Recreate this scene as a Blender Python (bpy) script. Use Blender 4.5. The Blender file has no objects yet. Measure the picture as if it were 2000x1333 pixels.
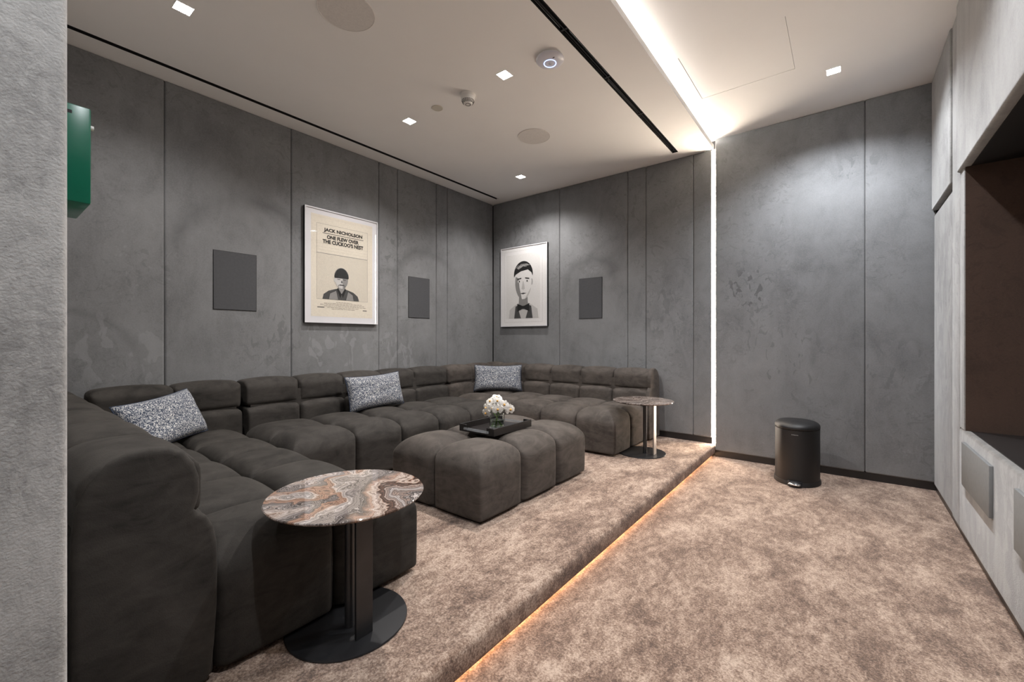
import bpy, bmesh, math, random
import numpy as np
from mathutils import Vector, Matrix
random.seed(7)
S = bpy.context.scene
COL = S.collection
# ------------------------------------------------------------------ camera
F = 835.0
VPX, HORY = 650.0, 662.0
cd = bpy.data.cameras.new('camera'); cam = bpy.data.objects.new('camera', cd); COL.objects.link(cam)
cd.sensor_width = 36.0; cd.lens = 36.0 * F / 2000.0; cd.clip_start = 0.02
cd.shift_y = -(666.5 - HORY) / 2000.0
cam.location = (0, 0, 1.25)
cam.rotation_euler = (math.radians(90), 0, math.atan2(VPX, F))
S.camera = cam
# ------------------------------------------------------------------ world, exposure
w = bpy.data.worlds.new('world'); S.world = w; w.use_nodes = True
w.node_tree.nodes['Background'].inputs[0].default_value = (0.5, 0.5, 0.5, 1)
w.node_tree.nodes['Background'].inputs[1].default_value = 0.02
S.view_settings.view_transform = 'Standard'; S.view_settings.look = 'None'
S.view_settings.exposure = 0.0; S.view_settings.gamma = 1.0
S.view_settings.use_curve_mapping = False
S.cycles.use_denoising = True
S.cycles.max_bounces = 10; S.cycles.diffuse_bounces = 6
S.cycles.sample_clamp_indirect = 8.0
# ------------------------------------------------------------------ light levels
SPOT_W = 104.0; SPOT_W_MID = 190.0; SPOT_W_HIGH = 118.0; SPOT_W_FAR = 172.0; SPOT_W_ENTRY_FILL = 90.0
COVE_E = 52.0; STRIP_E = 150.0; STEP_E = 16.0
SPOT_COL = (1.0, 0.955, 0.92); SPOT_COL_HIGH = (0.93, 0.96, 1.0)
ZL, ZH = 3.265, 3.365          # low and high ceiling
PZ = 0.13                      # platform height
XL, XR, YB = -4.176, 0.575, 4.9
STEPX = -1.09
NEARY = 0.095                  # room face of the entrance wall
JAMBX = -0.9

# ------------------------------------------------------------------ helpers
def link(name, me, mat=None, parent=None, loc=(0, 0, 0), smooth=False):
    if me.name.startswith('tmp'): me.name = name
    o = bpy.data.objects.new(name, me); COL.objects.link(o)
    if mat and not me.materials: me.materials.append(mat)
    if smooth: me.shade_smooth()
    o.location = loc
    if parent: o.parent = parent
    return o
def from_bm(name, bm, mat=None, parent=None, loc=(0, 0, 0), smooth=None):
    bmesh.ops.recalc_face_normals(bm, faces=bm.faces)
    me = bpy.data.meshes.new(name); bm.to_mesh(me); bm.free()
    if smooth is not None:
        me.shade_smooth()
        if smooth < 180: me.set_sharp_from_angle(angle=math.radians(smooth))
    return link(name, me, mat, parent, loc)
def tag(o, label=None, cat=None, group=None, kind=None):
    if label: o['label'] = label
    if cat: o['category'] = cat
    if group: o['group'] = group
    if kind: o['kind'] = kind
    return o
def empty(name, loc, label, cat, group=None, rz=0.0, rot=None):
    o = bpy.data.objects.new(name, None); COL.objects.link(o); o.empty_display_size = 0.05
    o.location = loc; o.rotation_euler = rot if rot else (0, 0, rz)
    return tag(o, label, cat, group)
def box(bm, x0, x1, y0, y1, z0, z1, bevel=0.0, seg=2):
    r = bmesh.ops.create_cube(bm, size=1.0)
    vs = r['verts']
    for v in vs:
        v.co = Vector(((x0 + x1) / 2 + v.co.x * (x1 - x0), (y0 + y1) / 2 + v.co.y * (y1 - y0), (z0 + z1) / 2 + v.co.z * (z1 - z0)))
    if bevel > 0:
        es = list({e for v in vs for e in v.link_edges})
        bmesh.ops.bevel(bm, geom=es, offset=bevel, segments=seg, profile=0.5, affect='EDGES')
def boxo(name, b, mat, parent=None, bevel=0.0, seg=2, loc=(0, 0, 0)):
    bm = bmesh.new(); box(bm, *b, bevel=bevel, seg=seg)
    return from_bm(name, bm, mat, parent, loc, smooth=40 if bevel else None)
def lathe(bm, prof, n=48, c=(0, 0, 0), sx=1.0, sy=1.0):
    rings = []
    for r, z in prof:
        if r < 1e-6:
            rings.append([bm.verts.new((c[0], c[1], c[2] + z))])
        else:
            rings.append([bm.verts.new((c[0] + sx * r * math.cos(2 * math.pi * i / n), c[1] + sy * r * math.sin(2 * math.pi * i / n), c[2] + z)) for i in range(n)])
    for a, b in zip(rings, rings[1:]):
        for i in range(n):
            j = (i + 1) % n
            if len(a) == 1 and len(b) > 1: bm.faces.new((a[0], b[i], b[j]))
            elif len(b) == 1 and len(a) > 1: bm.faces.new((a[i], b[0], a[j]))
            elif len(a) > 1: bm.faces.new((a[i], b[i], b[j], a[j]))
def tube(bm, pts, r, n=10, caps=True):
    rings = []
    for k, p in enumerate(pts):
        p = Vector(p)
        d = (Vector(pts[min(k + 1, len(pts) - 1)]) - Vector(pts[max(k - 1, 0)])).normalized()
        a = Vector((1, 0, 0)) if abs(d.x) < 0.8 else Vector((0, 1, 0))
        u = d.cross(a).normalized(); v = d.cross(u)
        rr = r[k] if isinstance(r, (list, tuple)) else r
        rings.append([bm.verts.new(p + rr * (math.cos(2 * math.pi * i / n) * u + math.sin(2 * math.pi * i / n) * v)) for i in range(n)])
    for a, b in zip(rings, rings[1:]):
        for i in range(n):
            j = (i + 1) % n
            bm.faces.new((a[i], a[j], b[j], b[i]))
    if caps:
        bm.faces.new(rings[0]); bm.faces.new(rings[-1][::-1])

# ------------------------------------------------------------------ node materials
class NT:
    def __init__(s, name):
        s.m = bpy.data.materials.new(name); s.m.use_nodes = True
        s.t = s.m.node_tree; s.b = s.t.nodes['Principled BSDF']; s.o = s.t.nodes['Material Output']
    def n(s, typ, **kw):
        nd = s.t.nodes.new(typ)
        for k, v in kw.items():
            if k in nd.inputs.keys() if isinstance(k, str) else False: nd.inputs[k].default_value = v
            else: setattr(nd, k, v)
        return nd
    def l(s, a, b): s.t.links.new(a, b)
    def setb(s, **kw):
        for k, v in kw.items(): s.b.inputs[k.replace('_', ' ')].default_value = v
    def pos(s, scale=(1, 1, 1), obj=False, rot=(0, 0, 0)):
        src = s.n('ShaderNodeTexCoord').outputs['Object'] if obj else s.n('ShaderNodeNewGeometry').outputs['Position']
        mp = s.n('ShaderNodeMapping'); mp.inputs['Scale'].default_value = scale; mp.inputs['Rotation'].default_value = rot
        s.l(src, mp.inputs['Vector']); return mp.outputs[0]
    def noise(s, vec, scale, detail=3, rough=0.5, dist=0.0):
        nd = s.n('ShaderNodeTexNoise'); nd.inputs['Scale'].default_value = scale; nd.inputs['Detail'].default_value = detail
        nd.inputs['Roughness'].default_value = rough; nd.inputs['Distortion'].default_value = dist
        s.l(vec, nd.inputs['Vector']); return nd.outputs['Fac']
    def ramp(s, fac, stops, interp='LINEAR'):
        r = s.n('ShaderNodeValToRGB'); r.color_ramp.interpolation = interp
        el = r.color_ramp.elements
        while len(el) < len(stops): el.new(0.5)
        for e, (p, c) in zip(el, stops):
            e.position = p; e.color = (*c, 1) if hasattr(c, '__len__') else (c, c, c, 1)
        s.l(fac, r.inputs[0]); return r.outputs[0]
    def mix(s, fac, a, b, mode='MIX'):
        nd = s.n('ShaderNodeMix'); nd.data_type = 'RGBA'; nd.blend_type = mode
        for k, v in ((0, fac), (6, a), (7, b)):
            inp = nd.inputs[k]
            if hasattr(v, 'is_linked'): s.l(v, inp)
            elif isinstance(v, (int, float)): inp.default_value = v if k == 0 else (v, v, v, 1)
            else: inp.default_value = (*v, 1)
        return nd.outputs[2]
    def math(s, op, a, b=None, c=None):
        nd = s.n('ShaderNodeMath'); nd.operation = op
        for i, v in enumerate((a, b, c)):
            if v is None: continue
            if isinstance(v, (int, float)): nd.inputs[i].default_value = v
            else: s.l(v, nd.inputs[i])
        return nd.outputs[0]
    def bump(s, h, strength=0.2, dist=0.01):
        b = s.n('ShaderNodeBump'); b.inputs['Strength'].default_value = strength; b.inputs['Distance'].default_value = dist
        s.l(h, b.inputs['Height']); s.l(b.outputs[0], s.b.inputs['Normal'])
def plain(name, col, rough=0.5, metal=0.0, noise=0.06, spec=0.5, coat=0.0, scale=8.0):
    t = NT(name); t.setb(Roughness=rough, Metallic=metal)
    t.b.inputs['Specular IOR Level'].default_value = spec
    t.b.inputs['Coat Weight'].default_value = coat
    f = t.noise(t.pos(), scale, 4)
    lo = tuple(c * (1 - noise) for c in col); hi = tuple(min(1, c * (1 + noise)) for c in col)
    t.l(t.ramp(f, [(0.3, lo), (0.7, hi)]), t.b.inputs['Base Color'])
    return t.m
def emis(name, col, e):
    t = NT(name); t.setb(Base_Color=(0.8, 0.8, 0.8, 1)); t.b.inputs['Emission Color'].default_value = (*col, 1); t.b.inputs['Emission Strength'].default_value = e
    return t.m

def suede(name, base, marks=(), patches=(), vary=0.35, sc=1.0, streak=0.12, crease=0.8):
    """brushed suede upholstery: clouded nap, vertical strokes, small finger marks and wiped arcs"""
    t = NT(name); p = t.pos()
    cloud = t.noise(p, 1.7 * sc, 5, 0.6, 0.8)
    st = t.noise(t.pos((9, 9, 1.3)), 1.2, 6, 0.65, 0.6)
    fine = t.noise(p, 90, 3, 0.6)
    md = t.noise(t.pos((1, 1, 0.6)), 6.0, 6, 0.7, 0.8)
    v = t.math('ADD', t.math('ADD', t.math('MULTIPLY', cloud, 0.50), t.math('MULTIPLY', st, streak)), t.math('MULTIPLY', md, 0.50 - streak))
    v = t.math('ADD', v, t.math('MULTIPLY', t.math('SUBTRACT', fine, 0.5), 0.26))
    c = t.ramp(v, [(0.30, 1 - vary), (0.5, 1.0), (0.70, 1 + vary * 0.6)])
    # scuffs: isolated short strokes where the pile is turned
    region = t.ramp(t.noise(p, 1.1, 2, 0.5, 0.3), [(0.44, 0.0), (0.54, 1.0)])
    sm = t.ramp(t.noise(t.pos((5, 5, 6), rot=(0.5, 0.6, 0.3)), 1.6, 5, 0.7, 2.2), [(0.56, 0.0), (0.60, 1.0)])
    scuff = t.math('MULTIPLY', t.math('MULTIPLY', region, sm), 0.34)
    c = t.mix(scuff, c, 0.55)
    sl = t.ramp(t.noise(t.pos((7, 7, 5), rot=(0.9, 0.2, 1.3)), 2.0, 5, 0.7, 2.0), [(0.60, 0.0), (0.64, 1.0)])
    c = t.mix(t.math('MULTIPLY', t.math('MULTIPLY', region, sl), 0.26), c, 1.5)
    for (cx, cy, cz, r, wd, amt) in marks:
        d = t.n('ShaderNodeVectorMath'); d.operation = 'DISTANCE'
        wob = t.noise(p, 5.0, 4, 0.7)
        t.l(p, d.inputs[0]); d.inputs[1].default_value = (cx, cy, cz)
        dd = t.math('ABSOLUTE', t.math('SUBTRACT', t.math('ADD', d.outputs['Value'], t.math('MULTIPLY', t.math('SUBTRACT', wob, 0.5), 0.12)), r))
        ring = t.math('SUBTRACT', 1.0, t.math('DIVIDE', dd, wd)); ring = t.math('MAXIMUM', ring, 0.0)
        sep = t.n('ShaderNodeSeparateXYZ'); t.l(p, sep.inputs[0])
        up = t.ramp(t.math('ADD', t.math('MULTIPLY', t.math('SUBTRACT', sep.outputs[2], cz), 0.8), 0.5), [(0.45, 0.0), (0.65, 1.0)])
        br = t.ramp(t.noise(t.pos((1, 1, 1)), 2.3, 2), [(0.40, 0.0), (0.62, 1.0)])
        f = t.math('MULTIPLY', t.math('MULTIPLY', t.math('MULTIPLY', ring, up), t.math('ADD', t.math('MULTIPLY', br, 0.7), 0.3)), amt)
        c = t.mix(f, c, 0.45)
    for (cx, cy, cz, r, sc_, th, val, amt) in patches:      # hand prints and brushed strokes in the pile
        d = t.n('ShaderNodeVectorMath'); d.operation = 'DISTANCE'
        t.l(p, d.inputs[0]); d.inputs[1].default_value = (cx, cy, cz)
        near = t.ramp(t.math('DIVIDE', d.outputs['Value'], r), [(0.6, 1.0), (1.0, 0.0)])
        nz = t.noise(t.pos((sc_, sc_, sc_ * 0.55), rot=(0.35, 0.2, 0.0)), 1.0, 2, 0.5, 0.9)
        c = t.mix(t.math('MULTIPLY', t.math('MULTIPLY', near, t.ramp(nz, [(th, 0.0), (th + 0.03, 1.0)])), amt), c, val)
    c = t.mix(1.0, c, base, 'MULTIPLY')
    t.l(c, t.b.inputs['Base Color'])
    t.setb(Roughness=0.85); t.b.inputs['Specular IOR Level'].default_value = 0.25
    t.b.inputs['Sheen Weight'].default_value = 0.35; t.b.inputs['Sheen Roughness'].default_value = 0.45
    h = t.math('ADD', t.noise(p, 260, 2), t.math('MULTIPLY', t.noise(p, 14, 5, 0.6, 1.0), crease))
    t.bump(h, 0.28, 0.004)
    return t.m
WALL = (0.192, 0.197, 0.204)
m_wall_l = suede('suede_wall_left', WALL, marks=[(XL, 1.62, 1.85, 0.62, 0.10, 0.55), (XL, 3.62, 1.85, 0.50, 0.09, 0.5), (XL, 0.40, 1.02, 0.42, 0.05, 0.35)],
                 patches=[(XL, 2.35, 1.12, 0.55, 9, 0.55, 1.45, 0.5), (XL, 3.1, 1.0, 0.45, 10, 0.55, 1.4, 0.5), (XL, 0.70, 1.15, 0.35, 9, 0.56, 1.4, 0.5), (XL, 1.75, 1.3, 0.35, 16, 0.60, 0.6, 0.5), (XL, 3.0, 2.3, 0.35, 14, 0.60, 0.55, 0.5)])
m_wall_b = suede('suede_wall_back', WALL, marks=[(-2.55, YB, 1.90, 0.36, 0.10, 0.5), (-2.05, YB, 1.75, 0.75, 0.06, 0.25)],
                 patches=[(-0.77, YB, 1.76, 0.26, 17, 0.58, 0.5, 0.75), (-0.72, YB, 1.45, 0.18, 22, 0.60, 0.6, 0.5), (-1.65, YB, 1.55, 0.35, 10, 0.55, 0.6, 0.5), (-3.6, YB, 2.65, 0.35, 10, 0.54, 0.65, 0.5), (-0.5, YB, 1.0, 0.5, 15, 0.62, 0.6, 0.5), (0.35, YB, 1.0, 0.3, 12, 0.58, 0.65, 0.5), (0.1, YB, 2.75, 0.2, 16, 0.58, 0.6, 0.5), (-2.0, YB, 2.75, 0.3, 14, 0.6, 0.6, 0.4)])
m_wall_r = suede('suede_wall_right', (0.195, 0.193, 0.190), vary=0.62, sc=1.8, streak=0.34, patches=[(XR, 3.95, 1.3, 1.0, 7, 0.52, 0.6, 0.6), (XR, 4.4, 1.6, 0.8, 9, 0.52, 1.5, 0.5), (XR, 3.0, 0.4, 1.6, 9, 0.52, 0.6, 0.5)])
m_wall_n = suede('suede_wall_entrance', (0.43, 0.425, 0.415), vary=0.55, sc=3.0, streak=0.35, crease=0.25)

def velvet(name, base, marks=0.5, sheen=0.3):
    t = NT(name); p = t.pos()
    cloud = t.noise(p, 2.6, 5, 0.62, 1.4)
    st = t.noise(t.pos((3.0, 3.0, 8.0), rot=(0.3, 0.2, 0.5)), 1.5, 5, 0.65, 1.5)
    v = t.math('ADD', t.math('MULTIPLY', cloud, 0.5), t.math('MULTIPLY', st, 0.5))
    c = t.ramp(v, [(0.34, 1 - marks), (0.5, 1.0), (0.66, 1 + marks)])
    cut = t.ramp(t.noise(p, 4.0, 4, 0.6, 2.5), [(0.55, 0.0), (0.57, 1.0)])
    c = t.mix(t.math('MULTIPLY', cut, 0.16), c, 1.7)
    c = t.mix(1.0, c, base, 'MULTIPLY')
    t.l(c, t.b.inputs['Base Color'])
    t.setb(Roughness=0.8); t.b.inputs['Specular IOR Level'].default_value = 0.2
    t.b.inputs['Sheen Weight'].default_value = sheen; t.b.inputs['Sheen Roughness'].default_value = 0.30
    t.b.inputs['Sheen Tint'].default_value = (1.0, 0.93, 0.86, 1)
    t.bump(t.math('ADD', t.noise(p, 300, 2), t.math('MULTIPLY', t.noise(p, 9, 4, 0.6, 1.0), 1.5)), 0.22, 0.004)
    return t.m
m_sofa = velvet('velvet_shaded_nap', (0.037, 0.0335, 0.030), sheen=0.03)  # one velvet for all modules; shade on the nap painted as a dark base
m_sofa_long = velvet('velvet_half_shaded_nap', (0.038, 0.0345, 0.0315), sheen=0.08)  # same velvet, nap shade again painted into the base colour
m_sofa_lit_nap = velvet('velvet_lit_nap', (0.070, 0.060, 0.053), sheen=0.12)  # same velvet where the nap catches light, painted as a lighter base

def carpet(name):
    t = NT(name); p = t.pos()
    a = t.noise(t.pos((1.7, 1.0, 1.0), rot=(0, 0, 0.66)), 3.0, 8, 0.72, 0.5)
    b = t.noise(t.pos((1.6, 1.0, 1.0), rot=(0, 0, 0.66)), 17.0, 7, 0.82, 0.3)
    g = t.noise(p, 110, 4, 0.85)
    v = t.math('ADD', t.math('ADD', t.math('MULTIPLY', a, 0.52), t.math('MULTIPLY', b, 0.48)), t.math('MULTIPLY', t.math('SUBTRACT', g, 0.5), 0.66))
    c = t.ramp(v, [(0.37, (0.085, 0.046, 0.029)), (0.44, (0.18, 0.108, 0.074)), (0.49, (0.30, 0.196, 0.140)), (0.54, (0.42, 0.295, 0.220)), (0.62, (0.64, 0.495, 0.395))])
    t.l(c, t.b.inputs['Base Color'])
    t.setb(Roughness=0.9); t.b.inputs['Specular IOR Level'].default_value = 0.15
    t.b.inputs['Sheen Weight'].default_value = 0.25; t.b.inputs['Sheen Roughness'].default_value = 0.5
    t.bump(t.math('ADD', g, t.math('MULTIPLY', b, 1.2)), 0.75, 0.010)
    return t.m
m_carpet = carpet('beige_cut_pile_carpet')
m_ceil = plain('white_ceiling_paint', (0.89, 0.878, 0.862), 0.9, noise=0.015, spec=0.2, scale=2)
m_base = plain('dark_skirting', (0.018, 0.016, 0.016), 0.35, noise=0.1)
m_black = plain('black_void', (0.006, 0.006, 0.007), 0.6)
m_blackmetal = plain('black_powder_coat', (0.020, 0.020, 0.022), 0.42, 0.3, noise=0.15)
m_gun = plain('gunmetal_tube', (0.075, 0.075, 0.078), 0.38, 0.85, noise=0.1)
m_steel = plain('brushed_steel', (0.36, 0.345, 0.33), 0.48, 1.0, noise=0.1)
m_chrome = plain('chrome', (0.85, 0.85, 0.86), 0.08, 1.0)
m_spk = plain('grey_speaker_cloth', (0.082, 0.084, 0.090), 0.85, noise=0.05, spec=0.1, scale=60)
m_plate = plain('pale_grey_plate', (0.185, 0.192, 0.196), 0.8, noise=0.04, spec=0.2, scale=40)
m_white = plain('white_plastic', (0.80, 0.79, 0.76), 0.35, noise=0.02)
m_coolwhite = plain('cool_white_plastic', (0.72, 0.72, 0.78), 0.3, noise=0.02)
m_cream = plain('cream_cap', (0.62, 0.58, 0.50), 0.5, noise=0.03)
m_grille = plain('ceiling_speaker_grille', (0.72, 0.69, 0.66), 0.8, noise=0.05, scale=90)
m_green = plain('green_enamel', (0.004, 0.13, 0.075), 0.3, noise=0.1, coat=0.3)
m_dkgreen = plain('dark_green_edge', (0.002, 0.05, 0.03), 0.4)
m_bin = plain('matt_black_steel', (0.009, 0.009, 0.010), 0.5, 0.0, noise=0.08)
m_tray = plain('black_stained_wood', (0.012, 0.010, 0.010), 0.3, noise=0.3, scale=30)
m_brown = suede('brown_niche_lining', (0.060, 0.036, 0.026), vary=0.4, sc=0.8)
m_frame = plain('white_satin_frame', (0.66, 0.66, 0.69), 0.35, noise=0.01)
m_edge = plain('black_frame_edge', (0.012, 0.012, 0.013), 0.35)
def ell(cx, cy, rx, ry, a0=0, a1=360, n=22): return [(cx + rx * math.cos(math.radians(a0 + (a1 - a0) * k / n)), cy + ry * math.sin(math.radians(a0 + (a1 - a0) * k / n))) for k in range(n + (1 if a1 - a0 < 360 else 0))]
# plain stand-in figures for the two prints, in print coordinates (u right, v down)
P1 = dict(jacket=[(.22, .788), (.235, .745), (.30, .712), (.40, .690), (.54, .690), (.64, .712), (.70, .745), (.72, .788)],
          jacketlight=[(.30, .788), (.315, .735), (.40, .705), (.43, .788)], jacketlight2=[(.53, .788), (.56, .705), (.63, .735), (.645, .788)],
          neck=[(.425, .700), (.430, .655), (.515, .655), (.520, .700), (.4725, .735)],
          collar=[(.405, .692), (.425, .680), (.4725, .735), (.455, .770)], collarlight=[(.535, .692), (.520, .680), (.4725, .735), (.490, .770)],
          face=ell(.4725, .605, .088, .080), faceshade=ell(.4725, .605, .088, .080, -80, 80),
          ear=ell(.383, .612, .014, .018), cap=ell(.4725, .583, .098, .085, 180, 360) + [(.565, .592), (.38, .592)],
          mouth=[(.44, .648), (.505, .648), (.495, .655), (.45, .655)], brow1=[(.415, .601), (.453, .599), (.453, .604), (.415, .606)], brow2=[(.492, .599), (.530, .601), (.530, .606), (.492, .604)],
          nose=[(.468, .612), (.480, .612), (.487, .633), (.465, .633)])
P2 = dict(back=[(.12, .10), (.85, .10), (.85, .90), (.12, .90)],
          shirt=[(.18, .90), (.20, .79), (.32, .735), (.42, .70), (.58, .70), (.68, .735), (.80, .79), (.82, .90)],
          face=ell(.50, .45, .175, .215), jaw=ell(.50, .45, .175, .215, 20, 80), side=ell(.50, .45, .175, .215, 100, 200) + [(.40, .40), (.42, .52)],
          hair=ell(.50, .355, .205, .165, 170, 370) + [(.675, .34), (.60, .30), (.45, .315), (.335, .35)],
          hair2=[(.36, .27), (.45, .225), (.58, .225), (.62, .25), (.50, .255), (.40, .29)],
          ear=ell(.682, .455, .022, .040), neck=[(.41, .62), (.59, .62), (.60, .72), (.50, .77), (.40, .72)],
          brow1=[(.37, .405), (.46, .395), (.46, .408), (.37, .42)], brow2=[(.54, .395), (.63, .405), (.63, .42), (.54, .408)],
          eye1=ell(.415, .44, .035, .014), eye2=ell(.585, .44, .035, .014), pupil1=ell(.415, .44, .013, .012), pupil2=ell(.585, .44, .013, .012),
          nose=[(.49, .44), (.51, .44), (.535, .535), (.50, .548), (.465, .535)], mouth=[(.43, .59), (.50, .582), (.57, .59), (.50, .602)],
          lapel1=[(.30, .90), (.33, .75), (.37, .74), (.45, .90)], lapel2=[(.70, .90), (.67, .75), (.63, .74), (.55, .90)],
          bow=[(.37, .715), (.48, .745), (.52, .745), (.63, .715), (.63, .815), (.52, .785), (.48, .785), (.37, .815)])
# ------------------------------------------------------------------ the room shell
def struct(name, bm, mat, parent=None):
    o = from_bm(name, bm, mat, parent)
    if not parent: o['kind'] = 'structure'
    return o
# lower floor
bm = bmesh.new(); box(bm, -4.4, 1.2, -1.6, 5.1, -0.12, 0.0); struct('floor', bm, m_carpet)
# raised platform with a rounded carpeted nosing, undercut for the light
bm = bmesh.new()
prof = []
R = 0.028
for i in range(9):
    a = math.pi / 2 * i / 8
    prof.append((STEPX - R + R * math.sin(a), PZ - R + R * math.cos(a)))
prof += [(STEPX, 0.045), (STEPX - 0.006, 0.028), (STEPX - 0.05, 0.024), (STEPX - 0.05, 0.0), (-4.3, 0.0), (-4.3, PZ)]
f0 = [bm.verts.new((x, NEARY - 1.6, z)) for x, z in prof]; f1 = [bm.verts.new((x, YB + 0.03, z)) for x, z in prof]
for i in range(len(prof)):
    j = (i + 1) % len(prof); bm.faces.new((f0[i], f0[j], f1[j], f1[i]))
bm.faces.new(f0[::-1]); bm.faces.new(f1)
o = from_bm('floor', bm, m_carpet, smooth=40); o['kind'] = 'structure'
led = emis('warm_step_led', (1.0, 0.60, 0.34), STEP_E)
o = boxo('step_light_strip', (STEPX - 0.049, STEPX - 0.036, -1.4, YB - 0.03, 0.002, 0.020), led)
tag(o, 'warm orange light strip glowing under the carpeted platform step', 'light strip')

def ceil_boxes(name, rects, z0, z1):
    bm = bmesh.new()
    for (x0, x1, y0, y1) in rects: box(bm, x0, x1, y0, y1, z0, z1)
    return struct(name, bm, m_ceil)
SL0, SL1, SLE = -3.972, -3.930, 4.74     # thin black slot
AS0, AS1, ASE = -1.475, -1.415, 4.73     # air slot
ceil_boxes('ceiling', [(-4.3, SL0, -1.6, 5.0), (SL0, SL1, SLE, 5.0), (SL1, AS0, -1.6, 5.0), (AS0, AS1, ASE, 5.0), (AS1, -1.19, -1.6, 5.0)], ZL, ZL + 0.14)
ceil_boxes('ceiling', [(-1.19, -1.10, -1.6, YB)], ZL, ZL + 0.050)           # lip of the cove
HX0, HX1, HY0, HY1 = -0.99, -0.31, 3.315, 4.0
g = 0.0025
ceil_boxes('ceiling', [(-1.20, HX0 - g, -1.6, 5.0), (HX1 + g, 1.1, -1.6, 5.0), (HX0 - g, HX1 + g, -1.6, HY0 - g), (HX0 - g, HX1 + g, HY1 + g, 5.0)], ZH, ZH + 0.10)
o = boxo('access_hatch', (HX0, HX1, HY0, HY1, ZH + 0.0015, ZH + 0.02), m_ceil)
tag(o, 'flush white access hatch outlined in the raised part of the ceiling', 'hatch')
boxo('ceiling', (HX0 - 0.02, HX1 + 0.02, HY0 - 0.02, HY1 + 0.02, ZH + 0.1, ZH + 0.12), m_black)['kind'] = 'structure'
# black slot near the left wall
bm = bmesh.new(); box(bm, SL0, SL1, -1.5, SLE, ZL + 0.02, ZL + 0.03); box(bm, SL0, SL0 + 0.002, -1.5, SLE, ZL - 0.001, ZL + 0.03); box(bm, SL1 - 0.002, SL1, -1.5, SLE, ZL - 0.001, ZL + 0.03)
tag(from_bm('ceiling_slot', bm, m_black), 'long thin black slot in the ceiling along the left wall', 'air slot')
# air slot diffuser
t = empty('slot_diffuser', (AS0, 0, ZL), 'wide black slot air diffuser with blades, beside the glowing cove', 'air diffuser')
bm = bmesh.new(); W = AS1 - AS0
box(bm, 0, W, -1.5, ASE, 0.05, 0.06); box(bm, 0, 0.003, -1.5, ASE, -0.001, 0.06); box(bm, W - 0.003, W, -1.5, ASE, -0.001, 0.06); box(bm, 0, W, ASE - 0.004, ASE, -0.001, 0.06)
from_bm('channel', bm, m_black, t)
boxo('centre_rail', (W / 2 - 0.003, W / 2 + 0.003, -1.5, ASE - 0.004, 0.004, 0.03), m_blackmetal, t)
ys = [-0.8, -0.15, 0.5, 1.14, 1.78, 2.42, 3.067, 3.75, ASE - 0.03]
for i, (a, b) in enumerate(zip(ys, ys[1:])):
    boxo('blade', (0.010, 0.0125, a + 0.03, b - 0.03, 0.010, 0.030), m_gun if i % 2 else m_chrome, t)
    boxo('blade', (0.043, 0.0455, a + 0.03, b - 0.03, 0.012, 0.030), m_chrome if i % 2 else m_gun, t)
    boxo('bracket', (0.003, W - 0.003, b - 0.008, b + 0.008, 0.010, 0.022), m_gun, t)
# cove light on the lip
led = emis('cove_led', (1.0, 0.94, 0.88), COVE_E)
o = boxo('cove_light_strip', (-1.150, -1.138, -1.4, YB - 0.02, ZL + 0.0505, ZL + 0.060), led)
tag(o, 'bright white light strip hidden in the ceiling cove', 'light strip')

# walls
def padded(x0, x1, y0, y1, z0, z1, mat, parent, r=0.015, name='panel'):
    bm = bmesh.new(); box(bm, x0, x1, y0, y1, z0, z1, bevel=r, seg=4)
    return from_bm(name, bm, mat, parent, smooth=50)
G = 0.0012
bm = bmesh.new(); box(bm, XL - 0.15, XL - 0.036, NEARY - 0.1, YB + 0.1, 0.0, ZL); wl = struct('wall_left', bm, m_black)
ls = [NEARY, 0.965, 1.93, 2.904, 3.16, 3.77, 3.965, YB]
for a, b in zip(ls, ls[1:]): padded(XL - 0.036, XL, a + G, b - G, PZ + 0.065, ZL - 0.0005, m_wall_l, wl)
bm = bmesh.new(); box(bm, XL - 0.1, XR + 0.5, YB + 0.036, YB + 0.12, 0.0, ZH + 0.05); wb = struct('wall_back', bm, m_black)
bs = [XL, -3.01, -2.055, -1.833, -1.306, -1.116]
for a, b in zip(bs, bs[1:]): padded(a + G, b - G, YB, YB + 0.036, PZ + 0.065, ZL - 0.0005, m_wall_b, wb)
bs = [-1.087, 0.142, XR + 0.02]
for a, b in zip(bs, bs[1:]): padded(a + G, b - G, YB, YB + 0.036, 0.065, ZH - 0.0005, m_wall_b, wb)
led = emis('wall_led', (1.0, 0.84, 0.68), STRIP_E)
o = boxo('wall_light_strip', (-1.115, -1.088, YB + 0.014, YB + 0.034, PZ + 0.002, ZL - 0.002), led)
tag(o, 'tall vertical light strip set between the suede panels of the back wall', 'light strip')
boxo('baseboard_left', (XL - 0.036, XL - 0.012, NEARY, YB + 0.02, PZ, PZ + 0.065), m_base)['kind'] = 'structure'
boxo('baseboard_back', (XL, -1.116, YB + 0.012, YB + 0.036, PZ, PZ + 0.065), m_base)['kind'] = 'structure'
boxo('baseboard_back', (-1.087, XR + 0.02, YB + 0.012, YB + 0.036, 0, 0.065), m_base)['kind'] = 'structure'
boxo('baseboard_right', (XR + 0.014, XR + 0.036, -1.5, YB, 0, 0.055), m_base)['kind'] = 'structure'
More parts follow.
